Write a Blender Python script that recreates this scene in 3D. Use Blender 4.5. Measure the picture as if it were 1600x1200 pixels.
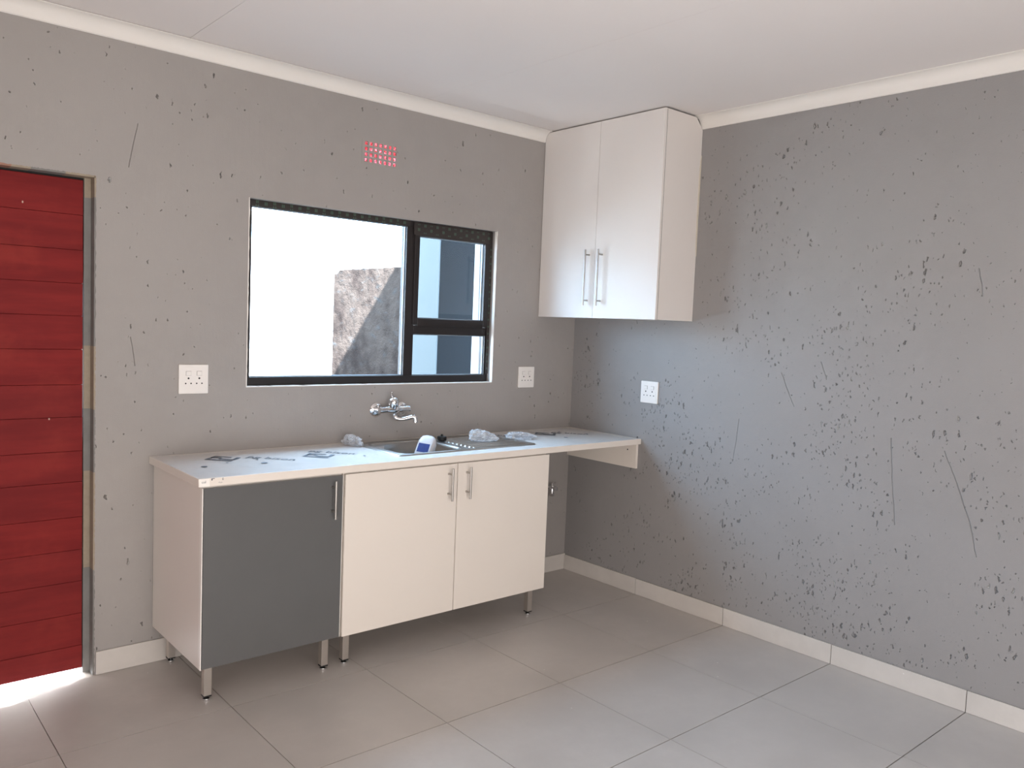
import bpy, bmesh, math, random
from mathutils import Vector, Matrix, noise
random.seed(7)
SC = bpy.context.scene
COL = SC.collection
for o in list(bpy.data.objects):
    bpy.data.objects.remove(o)

# ------------------------------------------------------------------ camera
cam_d = bpy.data.cameras.new('camera'); cam = bpy.data.objects.new('camera', cam_d); COL.objects.link(cam)
YAW, PITCH, ROLL, FPX = math.radians(40.9098), math.radians(-4.0893), math.radians(2.3228), 1280.33
Fw = Vector((math.sin(YAW)*math.cos(PITCH), math.cos(YAW)*math.cos(PITCH), math.sin(PITCH)))
Rt = Vector((math.cos(YAW), -math.sin(YAW), 0)); Up = Rt.cross(Fw)
R2 = Rt*math.cos(ROLL)+Up*math.sin(ROLL); U2 = -Rt*math.sin(ROLL)+Up*math.cos(ROLL)
M = Matrix((( R2.x, U2.x, -Fw.x, -3.6546), (R2.y, U2.y, -Fw.y, -3.6423), (R2.z, U2.z, -Fw.z, 1.5337), (0, 0, 0, 1)))
cam.matrix_world = M
cam_d.sensor_width = 36; cam_d.lens = FPX/1600*36; cam_d.clip_start = 0.05
SC.camera = cam

# ------------------------------------------------------------------ world, sun, window daylight, exposure
SC.view_settings.view_transform = 'Standard'; SC.view_settings.look = 'None'
SC.view_settings.exposure = 0.0; SC.view_settings.gamma = 1.0; SC.view_settings.use_curve_mapping = False
SKY_COL = (0.50, 0.74, 1.0, 1); SKY_STR = 23.0
SUN_E = 150.0
FILL_W = 94.0; FILL_COL = (1.0, 0.945, 0.915)
GAP_W = 95.0
w = bpy.data.worlds.new('world'); SC.world = w; w.use_nodes = True
bgn = w.node_tree.nodes['Background']; bgn.inputs[0].default_value = SKY_COL; bgn.inputs[1].default_value = SKY_STR

def lamp(name, kind, energy, color, loc, direction, size=None, size_y=None):
    d = bpy.data.lights.new(name, kind); d.energy = energy; d.color = color
    o = bpy.data.objects.new(name, d); COL.objects.link(o); o.location = loc
    o.rotation_euler = Vector(direction).to_track_quat('-Z', 'Y').to_euler()
    if kind == 'AREA':
        d.shape = 'RECTANGLE'; d.size = size; d.size_y = size_y
    return o
sun = lamp('sun', 'SUN', SUN_E, (0.92, 0.97, 1.0), (-3, -6, 8), (0.45, 1.0, -0.96)); sun.data.angle = math.radians(0.8)
portal = lamp('window_sky_portal', 'AREA', 1, (1, 1, 1), (-1.385, 0.16, 1.635), (0, -1, 0), 1.46, 0.86)
portal.data.cycles.is_portal = True
# fill lamp added before the closed rear wall, for daylight behind the camera
fill = lamp('rear_fill_daylight', 'AREA', FILL_W, FILL_COL, (-3.05, -4.93, 1.05), (0.0, 1, 0.08), 2.4, 1.8)
left = lamp('left_fill', 'AREA', 56.0, FILL_COL, (-4.32, -2.7, 1.15), (1, .1, 0.6), 1.6, 1.9)  # unseen fill lamp added to brighten the ceiling and side panel
# area lamp added behind the red door, for the glare under it
gap = lamp('door_glare_lamp', 'AREA', GAP_W, (1.0, 0.97, 0.95), (-3.25, 0.75, 0.16), (0, -1, -0.12), 1.0, 0.30)

# ------------------------------------------------------------------ material helpers
def new_mat(name):
    m = bpy.data.materials.new(name); m.use_nodes = True
    nt = m.node_tree; nt.nodes.clear()
    return m, nt
class NT:
    def __init__(s, nt): s.nt = nt
    def n(s, t, **kw):
        x = s.nt.nodes.new(t)
        for k, v in kw.items(): setattr(x, k, v)
        return x
    def link(s, a, b): s.nt.links.new(a, b)
    def put(s, inp, v):
        if hasattr(v, 'is_output') or isinstance(v, bpy.types.NodeSocket): s.link(v, inp)
        else: inp.default_value = v
    def math(s, op, a, b=None, c=None, clamp=False):
        x = s.n('ShaderNodeMath', operation=op, use_clamp=clamp)
        s.put(x.inputs[0], a)
        if b is not None: s.put(x.inputs[1], b)
        if c is not None: s.put(x.inputs[2], c)
        return x.outputs[0]
    def coord(s): return s.n('ShaderNodeTexCoord').outputs['Object']
    def mapping(s, v, scale=(1, 1, 1), loc=(0, 0, 0), rot=(0, 0, 0)):
        x = s.n('ShaderNodeMapping'); s.link(v, x.inputs['Vector'])
        x.inputs['Scale'].default_value = scale; x.inputs['Location'].default_value = loc; x.inputs['Rotation'].default_value = rot
        return x.outputs[0]
    def noise(s, v, scale, detail=3, rough=.5, out=0):
        x = s.n('ShaderNodeTexNoise'); s.link(v, x.inputs['Vector'])
        x.inputs['Scale'].default_value = scale; x.inputs['Detail'].default_value = detail; x.inputs['Roughness'].default_value = rough
        return x.outputs[out]
    def ramp(s, v, a, b, lo=0., hi=1., smooth=True):
        x = s.n('ShaderNodeMapRange'); x.interpolation_type = 'SMOOTHSTEP' if smooth else 'LINEAR'
        s.put(x.inputs['Value'], v); s.put(x.inputs['From Min'], a); s.put(x.inputs['From Max'], b)
        x.inputs['To Min'].default_value = lo; x.inputs['To Max'].default_value = hi
        return x.outputs[0]
    def mix(s, f, a, b):
        x = s.n('ShaderNodeMix', data_type='RGBA'); s.put(x.inputs[0], f); s.put(x.inputs[6], a); s.put(x.inputs[7], b)
        return x.outputs[2]
    def bump(s, h, strength=.3, dist=.002, normal=None):
        x = s.n('ShaderNodeBump'); x.inputs['Strength'].default_value = strength; x.inputs['Distance'].default_value = dist
        s.link(h, x.inputs['Height'])
        if normal is not None: s.link(normal, x.inputs['Normal'])
        return x.outputs[0]
    def bsdf(s, color, rough=.5, metal=0., normal=None, spec=.5, coat=0., trans=0., coat_rough=.1):
        x = s.n('ShaderNodeBsdfPrincipled')
        s.put(x.inputs['Base Color'], color); s.put(x.inputs['Roughness'], rough); s.put(x.inputs['Metallic'], metal)
        x.inputs['Specular IOR Level'].default_value = spec
        x.inputs['Coat Weight'].default_value = coat; x.inputs['Coat Roughness'].default_value = coat_rough
        x.inputs['Transmission Weight'].default_value = trans
        if normal is not None: s.link(normal, x.inputs['Normal'])
        return x
    def out(s, sh):
        o = s.n('ShaderNodeOutputMaterial'); s.link(sh, o.inputs['Surface'])

def c4(c): return (c[0], c[1], c[2], 1.0)
def simple(name, col, rough=.5, metal=0., nscale=None, namt=.06, bump=0., bscale=200., spec=.5, coat=0.):
    m, nt = new_mat(name); N = NT(nt); co = N.coord(); col_s = c4(col)
    if nscale:
        f = N.noise(co, nscale, 4, .6)
        col_s = N.mix(f, c4([x*(1-namt) for x in col]), c4([min(1, x*(1+namt)) for x in col]))
    nm = N.bump(N.noise(co, bscale, 3), bump, .001) if bump else None
    N.out(N.bsdf(col_s, rough, metal, nm, spec, coat).outputs[0])
    return m

def wall_material(name, pit_scale, pit_amt, scratches=(), axis='x', col=(0.345, 0.322, 0.308)):
    m, nt = new_mat(name); N = NT(nt); co = N.coord()
    big = N.noise(co, 1.3, 3, .5); fine = N.noise(co, 260, 2, .6); mid = N.noise(co, 9, 4, .6)
    col_s = N.mix(N.ramp(big, .3, .7), c4([x*.965 for x in col]), c4([x*1.035 for x in col]))
    col_s = N.mix(N.ramp(mid, .35, .7, 0, .5), col_s, c4([x*1.05 for x in col]))
    height = N.math('ADD', N.math('MULTIPLY', fine, .10), N.math('MULTIPLY', mid, .35))
    vert = N.mapping(co, (60, 60, 9)); streak = N.noise(vert, 1, 2)
    height = N.math('ADD', height, N.math('MULTIPLY', streak, .10))
    dark = None
    for (sc, thr, zs, seed, w_) in ((pit_scale, .80, .55, 0, 1.), (pit_scale*.55, .84, .45, 11, 1.6)):
        mp = N.mapping(N.mapping(co, (1, 1, zs), (seed, seed*.7, seed*.3)), (1, 1, 1), rot=(.25, .2, 0))
        wob = N.n('ShaderNodeVectorMath', operation='ADD')
        nz = N.noise(co, 55, 3, .6, 1)
        sc_ = N.n('ShaderNodeVectorMath', operation='SCALE'); N.link(nz, sc_.inputs[0]); sc_.inputs['Scale'].default_value = .022
        N.link(mp, wob.inputs[0]); N.link(sc_.outputs[0], wob.inputs[1])
        v = N.n('ShaderNodeTexVoronoi', feature='F1'); N.link(wob.outputs[0], v.inputs['Vector']); v.inputs['Scale'].default_value = sc
        sep = N.n('ShaderNodeSeparateColor'); N.link(v.outputs['Color'], sep.inputs[0])
        cl = N.ramp(N.noise(co, 1.9, 3, .6), .42, .66, .0, 1.)
        zz = N.n('ShaderNodeSeparateXYZ'); N.link(co, zz.inputs[0])
        cl = N.math('MULTIPLY', cl, N.ramp(zz.outputs['Z'], 1.35, 2.1, 1., .45))
        t = N.math('SUBTRACT', N.math('ADD', sep.outputs[0], N.math('MULTIPLY', cl, pit_amt)), thr)
        rad = N.math('MULTIPLY', N.math('MAXIMUM', t, 0.0), 1.15)
        rad = N.math('MINIMUM', rad, .27)
        d = N.math('SUBTRACT', rad, v.outputs['Distance'])
        pit = N.ramp(d, 0.0, .16)
        height = N.math('SUBTRACT', height, N.math('MULTIPLY', pit, 2.2*w_))
        pit_shade = N.ramp(d, .12, .20)
        pit_shade = N.math('MULTIPLY', pit_shade, N.ramp(sep.outputs[1], .5, .6))
        dark = pit_shade if dark is None else N.math('MAXIMUM', dark, pit_shade)
        if w_ > 1:
            wp = N.math('MULTIPLY', N.ramp(d, .03, .07), N.ramp(sep.outputs[2], .90, .93))
            col_s = N.mix(wp, col_s, (.62, .60, .57, 1))
    col_s = N.mix(N.math('MULTIPLY', dark, .42), col_s, (.07, .06, .055, 1))  # shade inside deep pits painted into the plaster colour
    # scored lines
    if scratches:
        sx = N.n('ShaderNodeSeparateXYZ'); N.link(co, sx.inputs[0])
        u = sx.outputs['Y'] if axis == 'x' else sx.outputs['X']; z = sx.outputs['Z']
        wb = N.math('MULTIPLY', N.math('SUBTRACT', N.noise(co, 12, 2), .5), .012)
        u = N.math('ADD', u, wb)
        for (u0, z0, u1, z1, wd) in scratches:
            du, dz = u1-u0, z1-z0; L2 = du*du+dz*dz
            pu = N.math('SUBTRACT', u, u0); pz = N.math('SUBTRACT', z, z0)
            t = N.math('DIVIDE', N.math('ADD', N.math('MULTIPLY', pu, du), N.math('MULTIPLY', pz, dz)), L2, clamp=True)
            a = N.math('SUBTRACT', pu, N.math('MULTIPLY', t, du)); b = N.math('SUBTRACT', pz, N.math('MULTIPLY', t, dz))
            dd = N.math('SQRT', N.math('ADD', N.math('MULTIPLY', a, a), N.math('MULTIPLY', b, b)))
            g = N.ramp(dd, 0.0, wd, 1., 0.)
            height = N.math('SUBTRACT', height, N.math('MULTIPLY', g, .8))
    nm = N.bump(height, .9, .006)
    N.out(N.bsdf(col_s, .62, 0, nm, .35).outputs[0])
    return m

# ------------------------------------------------------------------ mesh helpers
class MB:
    def __init__(s): s.v = []; s.f = []; s.mi = []
    def add(s, vs, fs, mi=0):
        b = len(s.v); s.v += [tuple(p) for p in vs]; s.f += [tuple(i+b for i in f) for f in fs]; s.mi += [mi]*len(fs); return s
    def box(s, x0, x1, y0, y1, z0, z1, mi=0):
        vs = [(x, y, z) for x in (x0, x1) for y in (y0, y1) for z in (z0, z1)]
        return s.add(vs, [(0, 1, 3, 2), (4, 6, 7, 5), (0, 4, 5, 1), (2, 3, 7, 6), (0, 2, 6, 4), (1, 5, 7, 3)], mi)
    def tube(s, pts, rad, n=16, mi=0, cap=True, flat=1.0):
        pts = [Vector(p) for p in pts]; k = len(pts)
        if not isinstance(rad, (list, tuple)): rad = [rad]*k
        rings = []; prev = None
        for i in range(k):
            t = (pts[min(i+1, k-1)]-pts[max(i-1, 0)]).normalized()
            if prev is None:
                a = Vector((0, 0, 1)) if abs(t.z) < .9 else Vector((1, 0, 0)); prev = (a-t*a.dot(t)).normalized()
            else: prev = (prev-t*prev.dot(t)).normalized()
            b = t.cross(prev)
            rings.append([pts[i]+(prev*math.cos(2*math.pi*j/n)+b*math.sin(2*math.pi*j/n)*flat)*rad[i] for j in range(n)])
        vs = [p for r in rings for p in r]; fs = []
        for i in range(k-1):
            for j in range(n):
                fs.append((i*n+j, i*n+(j+1) % n, (i+1)*n+(j+1) % n, (i+1)*n+j))
        if cap: fs.append(tuple(range(n-1, -1, -1))); fs.append(tuple((k-1)*n+j for j in range(n)))
        return s.add(vs, fs, mi)
    def prism(s, poly, axis, a0, a1, mi=0):
        # poly: 2D points in the other two axes (in order x,y,z without axis)
        def P(p, a):
            l = list(p); l.insert(axis, a); return tuple(l)
        n = len(poly); vs = [P(p, a0) for p in poly]+[P(p, a1) for p in poly]
        fs = [tuple(range(n-1, -1, -1)), tuple(range(n, 2*n))]+[(i, (i+1) % n, n+(i+1) % n, n+i) for i in range(n)]
        return s.add(vs, fs, mi)
    def grid(s, xs, ys, hf, mi=0):
        b = [(x, y, hf(x, y)) for x in xs for y in ys]; m = len(ys)
        return s.add(b, [(i*m+j, (i+1)*m+j, (i+1)*m+j+1, i*m+j+1) for i in range(len(xs)-1) for j in range(m-1)], mi)
    def cells(s, us, zs, holes, axis, a0, a1, side_mi=0):
        # solid slab spanning us x zs with rectangular holes; axis = slab normal
        us = sorted(set([round(u, 5) for u in us]+[round(h[i], 5) for h in holes for i in (0, 1)]))
        zs = sorted(set([round(z, 5) for z in zs]+[round(h[i], 5) for h in holes for i in (2, 3)]))
        def hole(u, z): return any(h[0] < u < h[1] and h[2] < z < h[3] for h in holes)
        solid = [[not hole((us[i]+us[i+1])/2, (zs[j]+zs[j+1])/2) for j in range(len(zs)-1)] for i in range(len(us)-1)]
        def P(u, z, a):
            return (a, u, z) if axis == 0 else ((u, a, z) if axis == 1 else (u, z, a))
        for i in range(len(us)-1):
            for j in range(len(zs)-1):
                if not solid[i][j]: continue
                u0, u1, z0, z1 = us[i], us[i+1], zs[j], zs[j+1]
                for a in (a0, a1): s.add([P(u0, z0, a), P(u1, z0, a), P(u1, z1, a), P(u0, z1, a)], [(0, 1, 2, 3)])
                for (di, dj, q) in ((-1, 0, ((u0, z0), (u0, z1))), (1, 0, ((u1, z0), (u1, z1))), (0, -1, ((u0, z0), (u1, z0))), (0, 1, ((u0, z1), (u1, z1)))):
                    ii, jj = i+di, j+dj
                    inside = 0 <= ii < len(us)-1 and 0 <= jj < len(zs)-1
                    if not (inside and solid[ii][jj]):
                        s.add([P(*q[0], a0), P(*q[1], a0), P(*q[1], a1), P(*q[0], a1)], [(0, 1, 2, 3)], side_mi if inside else 0)
        return s
    def build(s, name, mats, parent=None, smooth=False, bevel=0, weld=True, **props):
        if not isinstance(mats, (list, tuple)): mats = [mats]
        off = Vector((0, 0, 0)); p = parent
        while p is not None: off += p.location; p = p.parent
        me = bpy.data.meshes.new(name)
        me.from_pydata([(v[0]-off.x, v[1]-off.y, v[2]-off.z) for v in s.v], [], s.f)
        for m in mats: me.materials.append(m)
        me.polygons.foreach_set('material_index', s.mi)
        bm = bmesh.new(); bm.from_mesh(me)
        if weld: bmesh.ops.remove_doubles(bm, verts=bm.verts, dist=1e-5)
        bmesh.ops.recalc_face_normals(bm, faces=bm.faces)
        if smooth:
            for f in bm.faces: f.smooth = True
            for e in bm.edges:
                if len(e.link_faces) == 2 and e.calc_face_angle() > math.radians(38): e.smooth = False
        bm.to_mesh(me); bm.free(); me.update()
        o = bpy.data.objects.new(name, me); COL.objects.link(o)
        if parent is not None: o.parent = parent
        if bevel:
            b = o.modifiers.new('bevel', 'BEVEL'); b.width = bevel; b.segments = 2; b.limit_method = 'ANGLE'
        for k, v in props.items(): o[k] = v
        return o

def thing(name, loc, label, category, group=None):
    o = bpy.data.objects.new(name, None); COL.objects.link(o); o.location = loc; o.empty_display_size = .05
    tag(o, label, category, group); return o
def tag(o, label, category, group=None):
    o['label'] = label; o['category'] = category
    if group: o['group'] = group
    return o
def struct(o): o['kind'] = 'structure'; return o
def arc(c, r, a0, a1, n, plane='xz'):
    out = []
    for i in range(n+1):
        a = math.radians(a0+(a1-a0)*i/n); u, v = r*math.cos(a), r*math.sin(a)
        out.append((c[0]+u, c[1], c[2]+v) if plane == 'xz' else ((c[0]+u, c[1]+v, c[2]) if plane == 'xy' else (c[0], c[1]+u, c[2]+v)))
    return out

# ------------------------------------------------------------------ materials
CZ = 2.680
RSCR = [(-2.012, 1.101, -2.030, .93, .0028), (-2.030, .93, -2.057, .72, .0022), (-2.242, 1.076, -2.300, .949, .0022), (-2.300, .949, -2.36, .80, .0028),
        (-2.36, .80, -2.397, .657, .0026), (-2.320, 1.842, -2.343, 1.733, .003), (-1.453, 1.355, -1.531, 1.195, .0022),
        (-1.229, 1.098, -1.208, .894, .002), (-1.659, 1.42, -1.69, 1.34, .002)]
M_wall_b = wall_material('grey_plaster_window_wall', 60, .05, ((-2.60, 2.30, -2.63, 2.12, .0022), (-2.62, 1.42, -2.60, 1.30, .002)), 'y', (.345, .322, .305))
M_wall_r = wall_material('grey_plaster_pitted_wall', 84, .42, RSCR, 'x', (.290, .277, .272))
M_wall_o = simple('plain_grey_plaster', (.36, .335, .315), .8, 0, 2, .04)
M_ceil = simple('ceiling_white_paint', (.82, .775, .75), .75, 0, 1.2, .03, .12, 120)
M_cove = simple('coving_white_paint', (.80, .765, .72), .6, 0, 3, .03, .1, 150)
M_render = simple('raw_cement', (.21, .203, .193), .9, 0, 14, .25, .6, 90)
M_dark = simple('dark_gap', (.02, .018, .017), .8)
M_white_board = simple('white_melamine', (.80, .745, .69), .38, 0, 4, .015, .05, 300)
M_cream_board = simple('warm_white_melamine', (.80, .735, .665), .24, 0, 4, .015, .05, 300)
M_upper_board = simple('upper_white_melamine', (.78, .735, .70), .48, 0, 4, .015, .05, 300, .25)
M_edge = simple('white_edging', (.88, .84, .79), .35)
M_grey_door = simple('slate_grey_melamine', (.118, .118, .118), .20, 0, 5, .05, .05, 300)
M_steel = simple('brushed_steel', (.43, .41, .385), .30, 1.0, 30, .08)
M_leg = simple('satin_metal_leg', (.62, .57, .52), .34, .85, 30, .06)
M_chrome = simple('chrome', (.78, .78, .79), .08, 1.0)
M_black = simple('black_rubber', (.012, .012, .012), .55)
M_socket = simple('white_switch_plastic', (.84, .80, .76), .32, 0, 20, .01)
M_hole = simple('socket_hole_black', (.006, .006, .006), .7)
M_frame = simple('bronze_aluminium', (.022, .018, .018), .42, .25, 40, .1)
M_bead = simple('glazing_bead_grey', (.30, .36, .42), .35, .4)
M_print = simple('film_print_ink', (.10, .11, .13), .6)
M_green = simple('tape_print_green', (.07, .125, .085), .6)
M_cream = simple('cream_filler', (.66, .60, .50), .7, 0, 30, .08)
M_brick_dull = simple('bare_brick_smear', (.33, .18, .13), .9, 0, 40, .25, .4, 120)
M_tan = simple('tan_mortar', (.33, .275, .21), .95, 0, 40, .2, .8, 100)

def red_paint():
    m, nt = new_mat('red_door_paint'); N = NT(nt); co = N.coord()
    oi = N.n('ShaderNodeObjectInfo').outputs['Random']
    st = N.noise(N.mapping(co, (2.2, 2.2, 16)), 1, 4, .6); bl = N.noise(co, 5, 4, .6)
    c = N.mix(N.ramp(st, .3, .7), (.165, .014, .015, 1), (.23, .021, .020, 1))
    c = N.mix(N.ramp(bl, .5, .8, 0, .6), c, (.28, .034, .026, 1))
    c = N.mix(N.math('MULTIPLY', oi, .25), c, (.16, .026, .026, 1))
    v = N.n('ShaderNodeTexVoronoi', feature='F1'); N.link(N.mapping(co, (1, 1, .6)), v.inputs['Vector']); v.inputs['Scale'].default_value = 11
    sep = N.n('ShaderNodeSeparateColor'); N.link(v.outputs['Color'], sep.inputs[0])
    sp = N.math('MULTIPLY', N.ramp(v.outputs['Distance'], .02, .05, 1, 0), N.ramp(sep.outputs[0], .72, .75))
    c = N.mix(sp, c, (.75, .6, .5, 1))
    nm = N.bump(N.noise(N.mapping(co, (6, 6, 80)), 1, 3), .25, .002)
    N.out(N.bsdf(c, .60, 0, nm, .12).outputs[0]); return m
M_red = red_paint()

def tile_material(name, base, rough=.34):
    m, nt = new_mat(name); N = NT(nt); co = N.coord()
    oi = N.n('ShaderNodeObjectInfo')
    add = N.n('ShaderNodeVectorMath', operation='ADD'); N.link(co, add.inputs[0]); N.link(oi.outputs['Location'], add.inputs[1])
    p = add.outputs[0]
    cl = N.noise(p, 2.6, 5, .6); f2 = N.noise(p, 16, 5, .7)
    c = N.mix(N.ramp(cl, .32, .68), c4([x*.90 for x in base]), c4([x*1.07 for x in base]))
    c = N.mix(N.ramp(f2, .35, .75, 0, .5), c, c4([x*.93 for x in base]))
    c = N.mix(N.math('MULTIPLY', oi.outputs['Random'], .4), c, c4([x*.95 for x in base]))
    v = N.n('ShaderNodeTexVoronoi', feature='F1'); N.link(p, v.inputs['Vector']); v.inputs['Scale'].default_value = 7
    sep = N.n('ShaderNodeSeparateColor'); N.link(v.outputs['Color'], sep.inputs[0])
    sp = N.math('MULTIPLY', N.ramp(v.outputs['Distance'], .012, .03, 1, 0), N.ramp(sep.outputs[0], .7, .72))
    c = N.mix(sp, c, (.75, .72, .68, 1))
    r = N.ramp(cl, .3, .7, rough-.03, rough+.06)
    nm = N.bump(N.noise(p, 60, 3), .05, .001)
    N.out(N.bsdf(c, r, 0, nm, .5).outputs[0]); return m
M_tile = tile_material('grey_porcelain_tile', (.50, .465, .435))
M_skirt = tile_material('grey_skirting_tile', (.62, .58, .54), .42)
M_grout = simple('grout', (.10, .09, .08), .9)
M_screed = simple('door_threshold_screed', (.55, .51, .47), .45, 0, 25, .2, .5, 60)

def glass_mat():
    m, nt = new_mat('clear_window_glass'); N = NT(nt)
    tr = N.n('ShaderNodeBsdfTransparent'); tr.inputs[0].default_value = (.93, .96, .98, 1)
    gl = N.n('ShaderNodeBsdfGlossy'); gl.inputs['Roughness'].default_value = .02
    lw = N.n('ShaderNodeLayerWeight'); lw.inputs[0].default_value = .5
    fr = N.math('ADD', N.math('MULTIPLY', N.math('POWER', lw.outputs['Facing'], 5.0), .9), .03)
    mx = N.n('ShaderNodeMixShader'); N.link(fr, mx.inputs[0]); N.link(tr.outputs[0], mx.inputs[1]); N.link(gl.outputs[0], mx.inputs[2])
    N.out(mx.outputs[0]); return m
M_glass = glass_mat()
def film_mat(name, opac, rough, bscale, bstr, col=(.9, .93, .96)):
    m, nt = new_mat(name); N = NT(nt); co = N.coord()
    nm = N.bump(N.noise(co, bscale, 4, .65), bstr, .003)
    tr = N.n('ShaderNodeBsdfTransparent'); tr.inputs[0].default_value = (.97, .98, 1, 1)
    b = N.bsdf(c4(col), rough, 0, nm, .6)
    f = N.ramp(N.noise(co, bscale*.5, 3), .35, .65, opac*.6, min(1, opac*1.4))
    mx = N.n('ShaderNodeMixShader'); N.link(f, mx.inputs[0]); N.link(tr.outputs[0], mx.inputs[1]); N.link(b.outputs[0], mx.inputs[2])
    N.out(mx.outputs[0]); return m
M_film = film_mat('protective_film', .16, .20, 14, .08, (.93, .95, .97))
M_crumple = film_mat('crumpled_clear_plastic', .34, .10, 45, .6)
def gauze_mat():
    m, nt = new_mat('red_vent_gauze'); N = NT(nt); co = N.coord()
    f = N.noise(co, 75, 4, .7)
    c = N.mix(N.ramp(f, .42, .60), (.50, .04, .04, 1), (1.0, .17, .19, 1))
    c = N.mix(N.ramp(N.noise(N.mapping(co, (1, 1, 1), (3, 1, 2)), 90, 3, .6), .58, .68), c, (1, .72, .72, 1))
    tl = N.n('ShaderNodeBsdfTranslucent'); N.link(c, tl.inputs[0])
    df = N.n('ShaderNodeBsdfDiffuse'); N.link(c, df.inputs[0])
    mx = N.n('ShaderNodeMixShader'); mx.inputs[0].default_value = .35; N.link(tl.outputs[0], mx.inputs[1]); N.link(df.outputs[0], mx.inputs[2])
    N.out(mx.outputs[0]); return m
M_gauze = gauze_mat()

# ------------------------------------------------------------------ room shell
XL, YF = -4.35, -5.0
WX0, WX1, WZ0, WZ1 = -2.114, -.655, 1.203, 2.064
DX0, DX1, DZ1 = -3.60, -2.757, 2.063
VX0, VX1, VZ0, VZ1 = -1.545, -1.322, 2.306, 2.431
wall_b = struct(MB().cells([XL, .15], [-.05, 2.95], [(WX0, WX1, WZ0, WZ1), (DX0, DX1, -.05, DZ1), (VX0, VX1, VZ0, VZ1)], 1, 0, .2).build('wall_back', M_wall_b))
struct(MB().box(0, .15, YF-.15, -.0, -.05, 2.95).build('wall_right', M_wall_r))
struct(MB().box(XL-.15, XL, YF-.15, .2, -.05, 2.95).build('wall_left', M_wall_o))
struct(MB().box(XL, 0, YF-.15, YF, -.05, 2.95).build('wall_front', M_wall_o))

# floor: dark bed with separately laid tiles
floor = struct(MB().box(XL, 0, YF, .2, -.06, -.006).build('floor', M_grout))
TX, TY, Y1 = .604, .600, -.608; G = .0014
def tile_obj(x0, x1, y0, y1, poly=None):
    cx, cy = (x0+x1)/2, (y0+y1)/2
    m = MB()
    if poly: m.prism([(p[0]-cx, p[1]-cy) for p in poly], 2, -.006, 0)
    else: m.box(x0-cx+G, x1-cx-G, y0-cy+G*1.5, y1-cy-G*1.5, -.006, 0)
    o = m.build('floor_tile', M_tile); o.parent = floor; o.location = (cx, cy, 0)
    return o
std = None
ys = [0]+[Y1-TY*i for i in range(0, 8)]
xs = [0, -.598]+[-.598-TX*i for i in range(1, 8)]
for j in range(len(ys)-1):
    for i in range(len(xs)-1):
        x1, x0, y1, y0 = xs[i], max(xs[i+1], XL), ys[j], max(ys[j+1], YF)
        if x1-x0 < .02 or y1-y0 < .02: continue
        if j == 0 and x0 < DX1:
            # rows that end at the doorway: broken edge
            edge = []
            n = 26
            for k in range(n+1):
                x = x0+G+(x1-x0-2*G)*k/n
                if x > DX1-.012 or x < DX0: y = 0.
                else:
                    y = -.032-.30*max(0, (-2.80-x))*(.9 if x > -3.15 else .6)+random.uniform(-.008, .008)
                    if x > -2.83: y += .02
                    y = max(y, -.17)
                edge.append((x, y))
            tile_obj(x0, x1, y0, y1, [(x0+G, y0+G), (x1-G, y0+G)]+edge[::-1])
            continue
        if std is not None and i >= 1 and j >= 1 and abs((x1-x0)-TX) < 1e-4 and abs((y1-y0)-TY) < 1e-4:
            o = std.copy(); COL.objects.link(o); o.parent = floor; o.location = ((x0+x1)/2, (y0+y1)/2, 0)
        else:
            o = tile_obj(x0, x1, y0, y1)
            if i >= 1 and j >= 1 and abs((x1-x0)-TX) < 1e-4 and abs((y1-y0)-TY) < 1e-4: std = o
# bare cement threshold in the doorway
def thr(x, y): return -.0032+.0022*noise.noise(Vector((x*9, y*14, 0)))
th = MB().grid([DX0+i*(DX1-DX0)/60 for i in range(61)], [-.18+.38*j/24 for j in range(25)], thr)
th.build('threshold', M_screed, floor, smooth=True)

# ceiling boards
ceil = struct(MB().box(XL, 0, YF, 0, CZ+.012, CZ+.05).build('ceiling', M_dark))
bx = [0, -1.2, -2.410, -3.61, XL]
for a, b in zip(bx[:-1], bx[1:]):
    g = .0009 if abs(a+2.41) < .01 or abs(b+2.41) < .01 else .00015
    MB().box(b+g, a-g, YF, 0, CZ, CZ+.012).build('ceiling_board', M_ceil, ceil)
struct(MB().box(XL-.4, .3, YF-.3, .62, 2.96, 3.08).build('roof_slab', M_wall_o))

# coving
def cove_profile(h=.0625, d=.060, gap=.0022):
    p = [(0, CZ-h), (-.004, CZ-h)]
    for i in range(9):
        a = math.radians(90*i/8)
        p.append((-.008-(d-.012)*(1-math.cos(a)), CZ-h+.004+(h-.008-gap)*math.sin(a)))
    p += [(-d, CZ-gap-.003), (-d, CZ-gap), (0, CZ-gap)]
    return p
struct(MB().prism(cove_profile(), 0, XL, -.3185).build('trim_1', M_cove, smooth=True))
struct(MB().prism(cove_profile(gap=.0001), 1, YF, -.8880).build('trim_2', M_cove, smooth=True))
struct(MB().box(XL, XL+.06, YF, -.061, CZ-.0625, CZ-.0002).build('trim_3', M_cove))

# skirting tiles
bed = struct(MB().box(-.0035, 0, YF, 0, 0, .092).build('baseboard_right', M_grout))
yy = [-.0115, -.605, -1.208, -1.811, -2.408, -3.01, -3.61, -4.21, -4.81]
for a, b in zip(yy[:-1], yy[1:]):
    MB().box(-.011, -.0035, b+.0015, a-.0015, .001, .0935+random.uniform(-.002, .002)).build('skirting_tile', M_skirt, bed, bevel=.0008)
bed2 = struct(MB().box(DX1+.008, 0, -.0035, 0, 0, .098).build('baseboard_back', M_grout))
xx = [-.002, -.60, -1.20, -1.80, -2.40, DX1+.006]
for a, b in zip(xx[:-1], xx[1:]):
    MB().box(b+.0012, a-.0012, -.011, -.0035, .001, .100+random.uniform(-.0015, .0015)).build('skirting_tile', M_skirt, bed2, bevel=.0008)

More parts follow.
